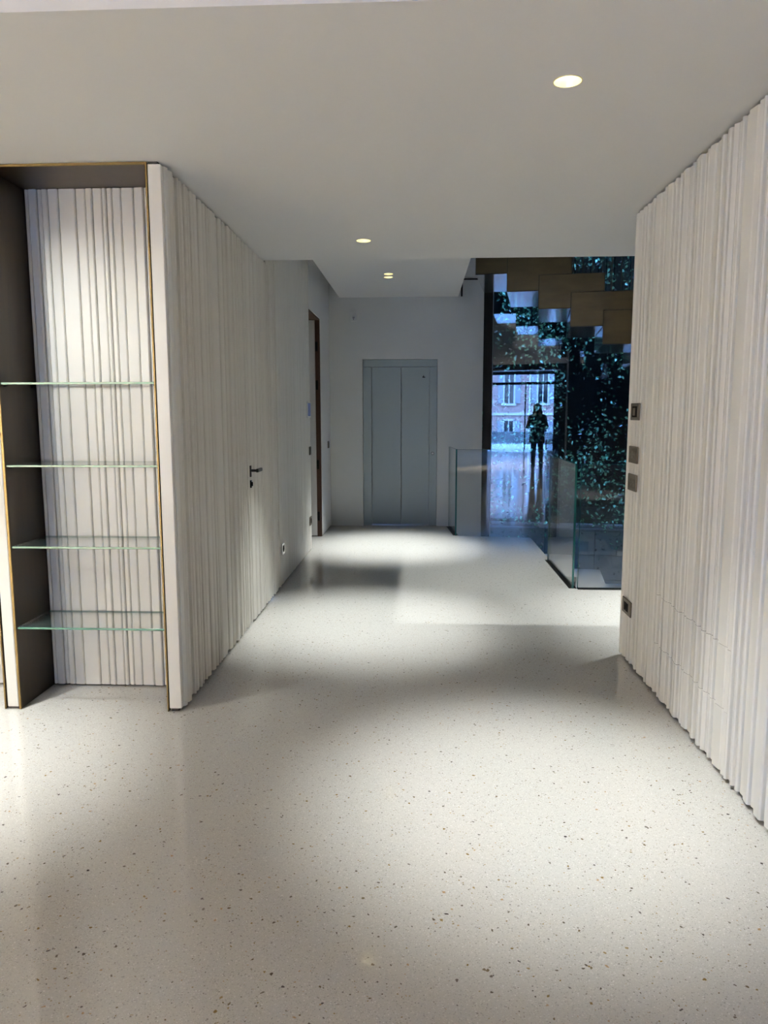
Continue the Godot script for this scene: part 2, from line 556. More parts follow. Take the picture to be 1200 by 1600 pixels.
# ---------------------------------------------------------------- room shell
func make_shell() -> void:
	# floor: one poured terrazzo slab with the stairwell cut out
	var fl := thing("floor", "polished terrazzo floor of the corridor with brown and ochre chips", "floor", Vector3.ZERO, 0.0, "", "structure")
	var slab := func(pts: Array, m: Material, called: String) -> void:
		var b := MB.new()
		b.prism(PackedVector2Array(pts), Vector3.ZERO, Vector3.RIGHT, Vector3.BACK, Vector3.UP, -0.12, 0.0)
		part(called, b.done(), m, fl)
	slab.call([Vector2(-7, -4.3), Vector2(-3, -4.3), Vector2(-3, -9.96), Vector2(0.36, -9.96), Vector2(0.425, -9.13), Vector2(1.335, -8.99), Vector2(1.335, -6.335), Vector2(4.6, -6.335), Vector2(4.6, 10.7), Vector2(-7, 10.7)], M.terrazzo, "terrazzo_slab")
	var ub := MB.new()
	ub.prism(PackedVector2Array([Vector2(-3, -9.96), Vector2(0.34, -9.96), Vector2(0.405, -9.12), Vector2(1.315, -8.97), Vector2(1.315, -6.315), Vector2(4.6, -6.315), Vector2(4.6, -4.6), Vector2(-3, -4.6)]), Vector3.ZERO, Vector3.RIGHT, Vector3.BACK, Vector3.UP, -3.2, -0.121)
	struct("wall_stairwell", "pale wall of the stairwell below the corridor floor edge", "wall", ub.done(), M.wall_paint)
	var lf := MB.new()
	lf.prism(PackedVector2Array([Vector2(0.3, -9.9), Vector2(0.3, -6.2), Vector2(4.7, -6.2), Vector2(4.7, -9.45)]), Vector3.ZERO, Vector3.RIGHT, Vector3.BACK, Vector3.UP, -3.2, -3.0)
	struct("floor_lower", "floor of the storey below at the foot of the stairwell", "floor", lf.done(), M.terrazzo_pale)

	# ceilings
	ceiling("ceiling", "white plaster soffit over the corridor with two downlights", Vector3(-7, H, -5.84), Vector3(4.7, 3.3, -2.28), M.ceiling_paint)
	ceiling("ceiling_hall", "dropped white hall ceiling with a close pair of downlights", Vector3(-1.05, HF, -9.9), Vector3(0.48, 3.38, -5.84), M.ceiling_paint)
	ceiling("ceiling_front", "higher white ceiling of the front room, bright at the top left", Vector3(-7, HR, -2.28), Vector3(4.7, 3.35, 10.9), M.ceiling_paint)
	struct("ceiling_slot", "closed top of the shadow slot along the left hall wall", "ceiling", bx(Vector3(-1.7, 3.2, -9.95), Vector3(-1.05, 3.38, -5.84)), M.ceiling_paint)
	ceiling("ceiling_upper", "ceiling of the upper storey above the stair", Vector3(-1.7, 5.6, -10.2), Vector3(4.8, 5.8, -5.6), M.ceiling_paint)

	# left wall: panelling, concealed door, tall opening
	var wl := thing("wall_left", "left corridor wall of irregular white vertical boards", "wall", Vector3.ZERO, 0.0, "", "structure")
	var core := MB.new()
	core.box(Vector3(-1.262, 0.015, -5.128), Vector3(LX, 2.64, -3.575))
	core.box(Vector3(-1.40, 0.0, -5.84), Vector3(-1.262, 2.65, -4.0))
	core.box(Vector3(-1.40, 0.0, -8.14), Vector3(LX, 3.2, -5.982))
	core.box(Vector3(-1.262, 2.638, -5.982), Vector3(LX, 3.2, -5.84))
	part("panel_backing", core.done(), M.backing, wl)
	part("end_cap", bx(Vector3(-1.262, 0.018, -3.60), Vector3(-1.199, 2.638, -3.57), 0.003), M.panel_lacquer, wl)
	var pl := MB.new()
	pl.box(Vector3(-1.255, 0.0, -5.84), Vector3(-1.22, 0.018, -3.585))
	pl.box(Vector3(-1.26, 2.636, -5.84), Vector3(-1.215, 2.65, -3.575))
	part("shadow_gap", pl.done(), M.shadow_gap, wl)
	var farw := MB.new()
	farw.box(Vector3(-1.40, 0.012, -9.93), Vector3(-1.188, 3.2, -9.03), 0.002)
	part("flat_panel", farw.done(), M.white_paint, wl)
	part("head_panel", bx(Vector3(-1.40, 2.602, -9.03), Vector3(-1.189, 3.2, -8.14)), M.white_paint, wl)
	ribs(wl, Vector3(LX, 0, -3.60), PI / 2, 1.528, 0.018, 2.636, DEPTHS, NARROW)
	ribs(wl, Vector3(LX, 0, -5.982), PI / 2, 0.31, 0.018, 3.19, DEPTHS, NARROW)
	ribs(wl, Vector3(LX, 0, -6.292), PI / 2, 1.848, 0.012, 3.19, FINE, [0.03, 0.038, 0.046, 0.055])
	var dr := thing("door_1", "concealed door of white vertical boards with a dark lever handle", "door", Vector3(LX, 0, -5.13), 0.0, "", "structure")
	part("leaf", bx(Vector3(-0.045, 0.02, -0.848), Vector3(0.0, 2.636, -0.002)), M.backing, dr)
	var was := rng.seed
	ribs(dr, Vector3(0, 0, -0.002), PI / 2, 0.846, 0.02, 2.636, DEPTHS, NARROW)
	make_lever(dr)

	# tall opening with a walnut lined far jamb
	var op := thing("door_2", "tall open doorway in the left wall with a walnut lined jamb", "door", Vector3(-1.19, 0, -9.03), 0.0, "", "structure")
	part("jamb", bx(Vector3(-0.062, 0.0, 0.0), Vector3(-0.006, 2.60, 0.022), 0.002), M.walnut, op)
	part("head_lining", bx(Vector3(-0.21, 2.585, 0.022), Vector3(-0.006, 2.602, 0.888)), M.walnut, op)
	part("leaf_edge", bx(Vector3(-0.16, 0.01, 0.0), Vector3(-0.064, 2.585, 0.03), 0.002), M.white_paint, op)
	for y in [2.28, 1.83, 0.88, 0.25]:
		part("hinge", bx(Vector3(-0.060, y - 0.055, 0.018), Vector3(-0.030, y + 0.055, 0.027), 0.002), M.black_metal, op)
	struct("wall_side", "wall of the dim room behind the tall open doorway", "wall", bx(Vector3(-2.6, 0.0, -9.95), Vector3(-2.5, 2.65, -7.2)), M.white_paint)
	struct("ceiling_side", "ceiling of the dim room behind the tall open doorway", "ceiling", bx(Vector3(-2.6, 2.65, -9.95), Vector3(-1.40, 2.75, -7.2)), M.white_paint)
	struct("wall_divider", "partition closing the dim side room towards the niches", "wall", bx(Vector3(-2.6, 0.0, -7.3), Vector3(-1.40, 2.65, -7.2)), M.white_paint)
	struct("wall_niche", "wall behind the bronze shelf niches", "wall", bx(Vector3(-7.0, 0.0, -4.15), Vector3(-1.262, 2.65, -4.0)), M.white_paint)

	# back wall with the lift
	var wb := MB.new()
	wb.box(Vector3(-2.6, -0.12, -10.2), Vector3(-0.757, 5.6, -9.9))
	wb.box(Vector3(-0.757, 2.192, -10.2), Vector3(0.222, 5.6, -9.9))
	wb.box(Vector3(0.222, -3.2, -10.2), Vector3(0.81, 3.18, -9.9))
	wb.box(Vector3(0.222, 3.20, -10.2), Vector3(0.81, 5.6, -9.9))
	wb.box(Vector3(0.222, 3.17, -10.2), Vector3(0.81, 3.21, -9.92))
	wb.box(Vector3(-0.757, -0.12, -10.2), Vector3(0.222, 2.192, -10.12))
	var wbo := struct("wall_back", "plain grey white end wall around the lift door", "wall", wb.done(), M.wall_paint)
	var sg := MB.new()
	sg.box(Vector3(0.512, 2.975, -9.9), Vector3(0.535, 3.195, -9.892))
	sg.box(Vector3(0.535, 3.18, -9.9), Vector3(0.79, 3.198, -9.892))
	part("shadow_gap", sg.done(), M.shadow_gap, wbo)
	make_lift()

	# right wall: thick panelled block, with a flush access hatch cut into it
	var wr := thing("wall_right", "right corridor wall of irregular white vertical boards", "wall", Vector3.ZERO, 0.0, "", "structure")
	var rc := MB.new()
	rc.box(Vector3(RX, 0.015, -4.575), Vector3(4.7, 2.64, -1.2))
	part("panel_backing", rc.done(), M.backing, wr)
	part("end_cap", bx(Vector3(1.246, 0.016, -4.592), Vector3(1.285, 2.638, -4.57), 0.003), M.panel_lacquer, wr)
	part("rear_cladding", bx(Vector3(1.285, 0.016, -4.594), Vector3(4.6, 2.638, -4.575)), M.dark_veneer, wr)
	var rp := MB.new()
	rp.box(Vector3(1.29, 0.0, -4.57), Vector3(4.7, 0.016, -1.2))
	rp.box(Vector3(1.285, 2.636, -4.57), Vector3(4.7, 2.65, -1.2))
	part("shadow_gap", rp.done(), M.shadow_gap, wr)
	var hatch := thing("access_hatch", "flush hatch of white boards low in the right wall, marked by fine dark joints", "hatch", Vector3(RX, 0.287, -3.94))
	ribs(wr, Vector3(RX, 0, -4.57), -PI / 2, 3.37, 0.018, 2.636, DEPTHS, WIDTHS, [[0.62, 1.60, 0.287, 0.547, hatch]])
	struct("wall_right_front", "right wall of the front room beside the photographer", "wall", bx(Vector3(4.6, 0, -4.5), Vector3(4.75, 3.2, 10.9)), M.white_paint)
	struct("wall_passage", "end wall of the side passage behind the right panelled wall", "wall", bx(Vector3(4.6, -3.2, -10.2), Vector3(4.75, 5.7, -4.5)), M.wall_paint)
	var wf := MB.new()
	wf.box(Vector3(-7.15, 0, -4.2), Vector3(-7.0, 3.2, 4.0))
	wf.box(Vector3(-7.15, 0, 9.2), Vector3(-7.0, 3.2, 10.9))
	wf.box(Vector3(-7.15, 0, 4.0), Vector3(-7.0, 0.3, 9.2))
	wf.box(Vector3(-7.15, 3.0, 4.0), Vector3(-7.0, 3.2, 9.2))
	struct("wall_left_front", "left wall of the front and rear rooms round a wide window", "wall", wf.done(), M.white_paint)
	var w3 := thing("window_3", "wide window in the left wall of the rear room behind the photographer", "window", Vector3(-7.08, 0.3, 4.0), 0.0, "", "structure")
	var w3f := MB.new()
	w3f.box(Vector3(-0.04, 0, 0), Vector3(0.04, 0.06, 5.2)); w3f.box(Vector3(-0.04, 2.64, 0), Vector3(0.04, 2.7, 5.2))
	for z in [0.0, 1.71, 3.43, 5.14]:
		w3f.box(Vector3(-0.04, 0.06, z), Vector3(0.04, 2.64, z + 0.06))
	part("frame", w3f.done(), M.black_metal, w3)
	for z in [0.06, 1.77, 3.49]:
		part("pane", bx(Vector3(-0.004, 0.06, z), Vector3(0.004, 2.64, z + 1.65)), M.glass_clear, w3)
	# upper storey round the stair void
	struct("wall_upper_front", "upper storey wall above the corridor soffit", "wall", bx(Vector3(-1.7, 3.3, -5.84), Vector3(4.7, 5.7, -5.7)), M.wall_paint)
	struct("wall_upper_left", "upper storey wall left of the stair", "wall", bx(Vector3(-1.7, 3.38, -9.95), Vector3(-1.55, 5.7, -5.7)), M.wall_paint)

	# far side of the front room: bronze portal, then a rear room with the street window
	var pt := thing("trim_portal", "dark bronze portal behind the photographer towards the street window", "portal", Vector3(0, 0, 2.0), 0.0, "", "structure")
	part("jamb", bx(Vector3(0.30, 0, 0), Vector3(0.46, 2.86, 0.3), 0.004), M.dark_bronze, pt)
	part("jamb", bx(Vector3(-2.96, 0, 0), Vector3(-2.80, 2.86, 0.3), 0.004), M.dark_bronze, pt)
	part("head", bx(Vector3(-2.80, 2.70, 0), Vector3(0.30, 2.86, 0.3), 0.004), M.dark_bronze, pt)
	struct("wall_front", "dark brown wall right of the bronze portal behind the photographer", "wall", bx(Vector3(0.46, 0, 2.05), Vector3(4.7, 3.2, 2.25)), M.dark_veneer)
	var pw := MB.new()
	pw.box(Vector3(-7.0, 0, 2.05), Vector3(-2.96, 3.2, 2.25))
	pw.box(Vector3(-2.96, 2.86, 2.05), Vector3(0.46, 3.2, 2.25))
	struct("wall_front_left", "white wall left of the bronze portal behind the photographer", "wall", pw.done(), M.white_paint)
	make_street_window()

func make_lever(door: Node3D) -> void:
	var x := 0.02
	var b := MB.new()
	b.box(Vector3(x, 1.055, -0.075), Vector3(x + 0.009, 1.135, -0.050), 0.002)
	b.rod(Vector3(x + 0.009, 1.10, -0.062), Vector3(x + 0.052, 1.10, -0.062), 0.009, 14)
	b.box(Vector3(x + 0.044, 1.088, -0.19), Vector3(x + 0.062, 1.112, -0.052), 0.003)
	part("lever_handle", b.done(), M.handle_metal, door)
	var k := MB.new()
	k.prism(PackedVector2Array([Vector2(-0.012, -0.026), Vector2(0.012, -0.026), Vector2(0.014, 0.0), Vector2(0.012, 0.026), Vector2(-0.012, 0.026), Vector2(-0.014, 0.0)]), Vector3(x, 1.005, -0.064), Vector3.FORWARD, Vector3.UP, Vector3.RIGHT, 0.0, 0.008)
	k.box(Vector3(x + 0.008, 0.99, -0.069), Vector3(x + 0.018, 1.02, -0.060), 0.003)
	part("keyhole_plate", k.done(), M.black_metal, door)

func make_lift() -> void:
	var o := thing("door_3", "grey two leaf lift door in a recessed frame", "lift door", Vector3(-0.2675, 0, -9.9), 0.0, "", "structure")
	var f := MB.new()
	f.box(Vector3(-0.487, 0.0, -0.10), Vector3(-0.376, 2.095, -0.055), 0.003)
	f.box(Vector3(0.385, 0.0, -0.10), Vector3(0.487, 2.095, -0.055), 0.003)
	f.box(Vector3(-0.487, 2.097, -0.10), Vector3(0.487, 2.19, -0.055), 0.003)
	part("frame", f.done(), M.grey_steel, o)
	part("door_leaf", bx(Vector3(-0.374, 0.012, -0.16), Vector3(0.013, 2.093, -0.110), 0.002), M.grey_steel, o)
	part("door_leaf", bx(Vector3(0.020, 0.016, -0.125), Vector3(0.383, 2.093, -0.078), 0.002), M.grey_steel, o)
	part("sill", bx(Vector3(-0.376, 0.0, -0.17), Vector3(0.385, 0.006, -0.085)), M.chrome, o)
	var b := MB.new()
	b.lathe([Vector2(0.0, 0.008), Vector2(0.013, 0.008), Vector2(0.016, 0.005), Vector2(0.016, 0.0)], Vector3(0.432, 0.965, -0.055), Vector3.BACK, 20)
	var btn := part("call_button", b.done(), M.plastic_white, o)
	var r := MB.new()
	r.lathe([Vector2(0.016, 0.004), Vector2(0.021, 0.004), Vector2(0.021, 0.0)], Vector3(0.432, 0.965, -0.055), Vector3.BACK, 20)
	part("button_ring", r.done(), M.black_metal, btn)
	# small dark emblem near the top of the right leaf
	var e := MB.new()
	e.box(Vector3(0.295, 1.955, -0.078), Vector3(0.315, 1.972, -0.0755))
	e.box(Vector3(0.317, 1.955, -0.078), Vector3(0.330, 1.968, -0.0755))
	e.box(Vector3(0.303, 1.974, -0.078), Vector3(0.316, 1.984, -0.0755))
	part("emblem", e.done(), M.black_plastic, o)

# ---------------------------------------------------------------- shelf niches
func make_niche() -> void:
	# base point: front right corner of the opening
	var o := thing("display_niche", "floor to ceiling bronze niche with four glass shelves beside the left wall's white end", "shelf niche", Vector3(-1.272, 0, -3.57))
	var w := -0.758
	part("side_panel", bx(Vector3(w - 0.012, 0.004, -0.37), Vector3(w, 2.648, -0.004), 0.001), M.bronze_panel, o)
	part("side_panel", bx(Vector3(0.0, 0.004, -0.37), Vector3(0.008, 2.648, -0.004), 0.001), M.bronze_panel, o)
	part("top_panel", bx(Vector3(w, 2.636, -0.37), Vector3(0.0, 2.646, -0.004)), M.bronze_panel, o)
	var ed := MB.new()
	ed.box(Vector3(w - 0.012, 0.002, -0.004), Vector3(w, 2.648, 0.004), 0.001)
	ed.box(Vector3(0.0, 0.002, -0.004), Vector3(0.008, 2.648, 0.004), 0.001)
	ed.box(Vector3(w, 2.636, -0.004), Vector3(0.0, 2.648, 0.004), 0.001)
	part("brass_edging", ed.done(), M.brass_edge, o)
	var back := part("back_panel", bx(Vector3(w, 0.008, -0.37), Vector3(0.0, 2.636, -0.352)), M.backing, o)
	var ws := [0.020, 0.046, 0.023, 0.033, 0.057, 0.088, 0.052, 0.036, 0.050, 0.023, 0.030, 0.046, 0.066, 0.053, 0.040, 0.052, 0.043]
	var s: float = w
	for i in ws.size():
		var wd: float = minf(ws[i], -s)
		if wd < 0.006:
			break
		var dep: float = [0.012, 0.014, 0.009, 0.0125][i % 4]
		part("rib", rib_mesh(wd, dep, dep + [0.0, 0.003, -0.002][i % 3], 0.010, 2.634, 0.0018), M.panel_lacquer, back, Vector3(s, 0, -0.352))
		s += wd
	for y in [0.430, 0.844, 1.249, 1.649]:
		var sh := part("glass_shelf", bx(Vector3(w + 0.002, y - 0.010, -0.332), Vector3(-0.002, y, -0.010)), M.glass_shelf, o)
		var eg := MB.new()
		eg.box(Vector3(w + 0.002, y - 0.0102, -0.010), Vector3(-0.002, y + 0.0002, -0.0065), 0.001)
		part("polished_edge", eg.done(), M.shelf_edge, sh)
		part("polished_edge", bx(Vector3(w + 0.002, y - 0.010, -0.3345), Vector3(-0.002, y, -0.332)), M.shelf_edge, sh)
		for x in [w, -0.014]:
			for z in [-0.04, -0.30]:
				part("shelf_pin", bx(Vector3(x, y - 0.018, z - 0.008), Vector3(x + 0.014, y - 0.0105, z + 0.008), 0.001), M.black_metal, sh)
	var c := o.duplicate()
	c.name = "display_niche_001"
	add_child(c)
	c.position.x = -1.272 - 0.758 - 0.012 - 0.075
	tag(c, "bronze niche cut off by the left edge of the picture, only its brass edge showing", "shelf niche")
	# white divider between the two niches
	var dv := struct("trim_1", "narrow white upright post between the two bronze niches", "post", bx(Vector3(-0.029, 0.012, -0.36), Vector3(0.029, 2.64, 0.0), 0.003), M.panel_lacquer, Vector3(-2.0755, 0, -3.572))
	struct("wall_niche_front", "white front wall left of the niches", "wall", bx(Vector3(-7.0, 0.012, -4.0), Vector3(-2.95, 2.648, -3.57)), M.panel_lacquer)

# ---------------------------------------------------------------- stair, glass, court
func make_stair() -> void:
	# local frame: x along the flight, -z away from the camera's place; base on the turned axes at floor level
	var near := -7.8
	var far := -8.95
	var o := thing("staircase", "ascending stair of folded dark bronze boxes with pale polished undersides", "staircase", Vector3.ZERO, -A)
	var run := 0.314
	var rise := 0.178
	var tall := 0.326
	for k in range(-1, 9):
		var x0 := -0.0146 + run * (k - 3)
		var y1 := 2.846 - rise * (k - 3)
		var y0 := y1 - tall
		var g := 0.007
		var st := Node3D.new()
		st.name = "step" if k == -1 else "step_%03d" % (k + 1)
		o.add_child(st)
		# L profile: own lower left box, and the upper right arm over the next step
		var yn := y1 - rise + g
		var poly := PackedVector2Array([Vector2(x0, y0), Vector2(x0 + run - g, y0), Vector2(x0 + run - g, yn), Vector2(x0 + 2 * run - g, yn), Vector2(x0 + 2 * run - g, y1), Vector2(x0, y1)])
		for q in [[near, near - 0.006], [far + 0.006, far]]:
			var b := MB.new()
			b.prism(poly, Vector3.ZERO, Vector3.RIGHT, Vector3.UP, Vector3.BACK, q[1], q[0])
			part("cheek_panel", b.done(), M.bronze_sheet, st)
		var sp := PackedVector2Array([Vector2(x0 - 0.004, y0), Vector2(x0 + run, y0), Vector2(x0 + run, y1 - rise), Vector2(x0 + 2 * run, y1 - rise), Vector2(x0 + 2 * run, y1 + 0.004), Vector2(x0 - 0.004, y1 + 0.004)])
		var sb := MB.new()
		sb.prism(sp, Vector3.ZERO, Vector3.RIGHT, Vector3.UP, Vector3.BACK, near - 0.0085, near - 0.0065)
		part("seam_backing", sb.done(), M.black_metal, st)
		var u := MB.new()
		u.box(Vector3(x0, y0, far + 0.008), Vector3(x0 + run - g, y0 + 0.012, near - 0.008))
		part("underside", u.done(), M.polished_steel, st)
		var r := MB.new()
		r.box(Vector3(x0, y0 + 0.012, far + 0.008), Vector3(x0 + 0.010, y1 - 0.03, near - 0.008))
		part("riser", r.done(), M.polished_steel, st)
		part("tread", bx(Vector3(x0, y1 - 0.03, far + 0.008), Vector3(x0 + 2 * run - g, y1, near - 0.008)), M.stone_tread, st)
		if k > -1:
			part("edge_trim", bx(Vector3(x0 - 0.003, y0 - 0.002, near - 0.012), Vector3(x0 + run - g, y0 + 0.006, near + 0.001)), M.black_metal, st)
		var rd := MB.new()
		for i in 3:
			var rx: float = x0 + run * (i + 0.5) / 3.0 + run
			rd.rod(Vector3(rx, y1, far + 0.05), Vector3(rx, 5.6, far + 0.05), 0.0055, 8)
		part("railing_rods", rd.done(), M.plate_bronze, st)
	# upper landing slab at the top of the flight
	struct("trim_2", "white underside of the upper landing where the bronze stair arrives", "landing", bx(Vector3(-2.2, 3.20, -9.7), Vector3(-0.99, 3.40, -7.8), 0.003), M.white_paint, Vector3.ZERO, -A)
	# descending flight, same band, stone treads
	var dn := thing("descending_stair", "pale stone steps going down behind the glass balustrade", "staircase", Vector3.ZERO, -A)
	for k in 8:
		var x0 := 0.10 + 0.33 * k
		var y1 := -0.165 * (k + 1)
		var b := MB.new()
		var left := [Vector2(0.168, -7.72), Vector2(-0.018, -8.95)] if k == 0 else [Vector2(x0, -7.72), Vector2(x0, -8.95)]
		b.prism(PackedVector2Array([left[0], Vector2(x0 + 0.33, -7.72), Vector2(x0 + 0.33, -8.95), left[1]]), Vector3.ZERO, Vector3.RIGHT, Vector3.BACK, Vector3.UP, y1 - 0.05, y1)
		var st := part("step", b.done(), M.stone_tread, dn)
		if k > 0:
			part("riser", bx(Vector3(x0 - 0.012, y1, -8.95), Vector3(x0, y1 + 0.115, -7.72)), M.stone_tread, st)

func glass_panel(label: String, a: Vector3, b: Vector3, low: float, high: float, shoe: bool) -> void:
	var d := b - a
	var len := d.length()
	var turn := -atan2(d.z, d.x)
	var o := thing("glass_balustrade", label, "glass panel", a, turn)
	part("pane", bx(Vector3(0.004, low, -0.008), Vector3(len - 0.004, high - 0.003, 0.008)), M.glass_clear, o)
	var e := MB.new()
	e.box(Vector3(0.0, low, -0.0085), Vector3(0.0035, high, 0.0085))
	e.box(Vector3(len - 0.0035, low, -0.0085), Vector3(len, high, 0.0085))
	e.box(Vector3(0.0035, high - 0.003, -0.0085), Vector3(len - 0.0035, high, 0.0085))
	part("polished_edge", e.done(), M.glass_edge, o)
	if shoe:
		var s := MB.new()
		s.box(Vector3(0, 0.0, -0.032), Vector3(len, 0.004, -0.010), 0.001)
		s.box(Vector3(0, 0.0, 0.010), Vector3(len, 0.004, 0.032), 0.001)
		s.box(Vector3(0, -0.002, -0.010), Vector3(len, 0.0015, 0.010))
		part("base_channel", s.done(), M.black_metal, o)

func make_court() -> void:
	glass_panel("short glass balustrade running from the end wall to the black window post", Vector3(0.385, 0, -9.86), Vector3(0.441, 0, -9.135), 0.0, 1.06, true)
	glass_panel("long glass balustrade along the floor edge before the court window", Vector3(0.446, 0, -9.105), Vector3(1.50, 0, -8.9428), -0.15, 1.06, false)
	glass_panel("glass balustrade beside the top of the descending stone steps", Vector3(1.315, 0, -7.61), Vector3(1.315, 0, -6.362), 0.0, 1.07, true)
	glass_panel("wide glass balustrade running behind the end of the right wall", Vector3(1.352, 0, -6.352), Vector3(4.55, 0, -6.352), 0.0, 1.07, true)
	# court window: black post, frame, big panes
	var o := thing("window_1", "tall black framed window onto the ivy court", "window", Vector3.ZERO, -A, "", "structure")
	part("post", bx(Vector3(-0.70, -3.2, -9.99), Vector3(-0.59, 5.6, -9.87), 0.002), M.black_metal, o)
	part("post", bx(Vector3(3.10, -3.2, -9.99), Vector3(3.20, 5.6, -9.87), 0.002), M.black_metal, o)
	part("head", bx(Vector3(-0.59, 5.5, -9.98), Vector3(3.10, 5.6, -9.88)), M.black_metal, o)
	part("sill", bx(Vector3(-0.59, -3.2, -9.98), Vector3(3.10, -3.0, -9.88)), M.black_metal, o)
	for z in [-9.92, -9.945]:
		part("pane", bx(Vector3(-0.59, -3.0, z - 0.003), Vector3(3.10, 5.5, z + 0.003)), M.glass_window, o)
	part("gasket", bx(Vector3(-0.592, -3.0, -9.915), Vector3(-0.584, 5.5, -9.905)), M.grey_steel, o)
	# ivy wall with a concrete base
	var iv := thing("ivy_wall", "dark wall covered in ivy across the narrow court behind the window", "ivy wall", Vector3.ZERO, -A)
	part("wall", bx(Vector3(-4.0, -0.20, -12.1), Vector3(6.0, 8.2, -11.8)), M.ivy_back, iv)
	part("ledge", bx(Vector3(-4.0, -0.272, -11.64), Vector3(6.0, -0.242, -11.575), 0.004), M.parapet, iv)
	for row in 4:
		for col in 9:
			var x0 := -3.62 + 1.13 * col
			var y1 := -0.28 - 0.375 * row
			part("concrete_panel", bx(Vector3(x0 + 0.004, y1 - 0.371, -11.9), Vector3(x0 + 1.126, y1 - 0.003, -11.6), 0.006), M.concrete, iv)
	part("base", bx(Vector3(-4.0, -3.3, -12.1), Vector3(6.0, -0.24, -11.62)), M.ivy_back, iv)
	struct("floor_court", "ground of the narrow ivy court", "ground", bx(Vector3(-4.0, -3.3, -11.8), Vector3(6.0, -3.1, -9.9)), M.concrete, Vector3.ZERO, -A)
	var lm := leaf_mesh()
	var fields := [FastNoiseLite.new(), FastNoiseLite.new()]
	fields[0].seed = 4; fields[0].frequency = 0.9
	fields[1].seed = 9; fields[1].frequency = 2.2
	for tone in 3:
		var ts := []
		var want: int = [8000, 9000, 7000][tone]
		var tries := 0
		while ts.size() < want and tries < want * 5:
			tries += 1
			var x := rng.randf_range(-2.6, 4.6)
			var y := rng.randf_range(-1.4, 6.2)
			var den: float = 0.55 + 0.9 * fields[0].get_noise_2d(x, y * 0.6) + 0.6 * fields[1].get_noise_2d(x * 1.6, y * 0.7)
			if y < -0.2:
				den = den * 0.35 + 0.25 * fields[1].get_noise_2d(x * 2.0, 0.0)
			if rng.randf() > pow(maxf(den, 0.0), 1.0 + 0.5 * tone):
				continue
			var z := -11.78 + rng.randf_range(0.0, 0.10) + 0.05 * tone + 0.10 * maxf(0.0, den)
			if y < -0.2:
				z = maxf(z, -11.56)
			var b := Basis.from_euler(Vector3(rng.randf_range(-0.5, 1.3), rng.randf_range(-1.2, 1.2), rng.randf_range(-1.4, 1.4) + PI))
			ts.append(Transform3D(b * Basis.from_scale(Vector3(0.72, 1.0, 1.0) * rng.randf_range(0.45, 1.0)), Vector3(x, y, z)))
		var mm := MultiMesh.new()
		mm.transform_format = MultiMesh.TRANSFORM_3D
		mm.mesh = lm
		mm.instance_count = ts.size()
		for i in ts.size():
			mm.set_instance_transform(i, ts[i])
		var mi := MultiMeshInstance3D.new()
		mi.name = "ivy_leaves" if tone == 0 else "ivy_leaves_%03d" % tone
		mi.multimesh = mm
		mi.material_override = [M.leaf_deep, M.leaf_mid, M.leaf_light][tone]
		mi.set_meta("kind", "stuff")
		iv.add_child(mi)

# a five pointed ivy leaf, folded along its midrib; tip along +y
func leaf_mesh() -> ArrayMesh:
	var out := [Vector2(0.0, 0.0), Vector2(0.016, -0.010), Vector2(0.030, 0.004), Vector2(0.020, 0.020), Vector2(0.034, 0.034), Vector2(0.014, 0.038), Vector2(0.0, 0.066)]
	var b := MB.new()
	for s in [-1.0, 1.0]:
		for i in range(0, out.size() - 1):
			var p := Vector3(out[i].x * s, out[i].y, out[i].x * 0.35)
			var q := Vector3(out[i + 1].x * s, out[i + 1].y, out[i + 1].x * 0.35)
			var c := Vector3(0, 0.022, 0)
			b.flat(c, p, q, Vector3(0, 0.02, -5))
	return b.done()

# ---------------------------------------------------------------- small fittings
func plate(called: String, label: String, category: String, at: Vector3, turn: float, w: float, h: float, m: Material, kind: int, group := "") -> void:
	# local frame: x along the wall, y up, z out of the wall
	var o := thing(called, label, category, at, turn, group)
	part("frame", bx(Vector3(-w / 2, -h / 2, 0), Vector3(w / 2, h / 2, 0.009), 0.0025), m, o)
	if kind == 0:      # socket: recessed dark insert with a pin well
		part("insert", bx(Vector3(-w * 0.24, -h * 0.27, 0.009), Vector3(w * 0.24, h * 0.27, 0.0105)), M.black_plastic, o)
		var g := MB.new()
		g.lathe([Vector2(0.015, 0.0), Vector2(0.017, 0.0018), Vector2(0.019, 0.0)], Vector3(0, 0, 0.0105), Vector3.BACK, 16)
		part("socket_ring", g.done(), M.black_metal, o)
	elif kind == 1:    # two rows of push buttons
		for r in 2:
			for k in 3:
				part("button", bx(Vector3(-w * 0.30 + k * w * 0.21, -h * 0.2 + r * h * 0.24, 0.009), Vector3(-w * 0.30 + k * w * 0.21 + w * 0.17, -h * 0.2 + r * h * 0.24 + h * 0.17, 0.0115), 0.001), M.plate_bronze, o)
	elif kind == 2:    # one rocker in a black surround
		part("surround", bx(Vector3(-w * 0.30, -h * 0.32, 0.009), Vector3(w * 0.30, h * 0.32, 0.010)), M.black_plastic, o)
		part("rocker", bx(Vector3(-w * 0.13, -h * 0.22, 0.010), Vector3(w * 0.13, h * 0.22, 0.014), 0.002), M.plate_bronze, o)
	elif kind == 3:    # screen
		part("screen", bx(Vector3(-w * 0.40, -h * 0.40, 0.009), Vector3(w * 0.40, h * 0.40, 0.0105)), M.screen_blue, o)
	elif kind == 4:    # plain switch
		part("rocker", bx(Vector3(-w * 0.36, -h * 0.38, 0.009), Vector3(w * 0.36, h * 0.38, 0.012), 0.001), m, o)

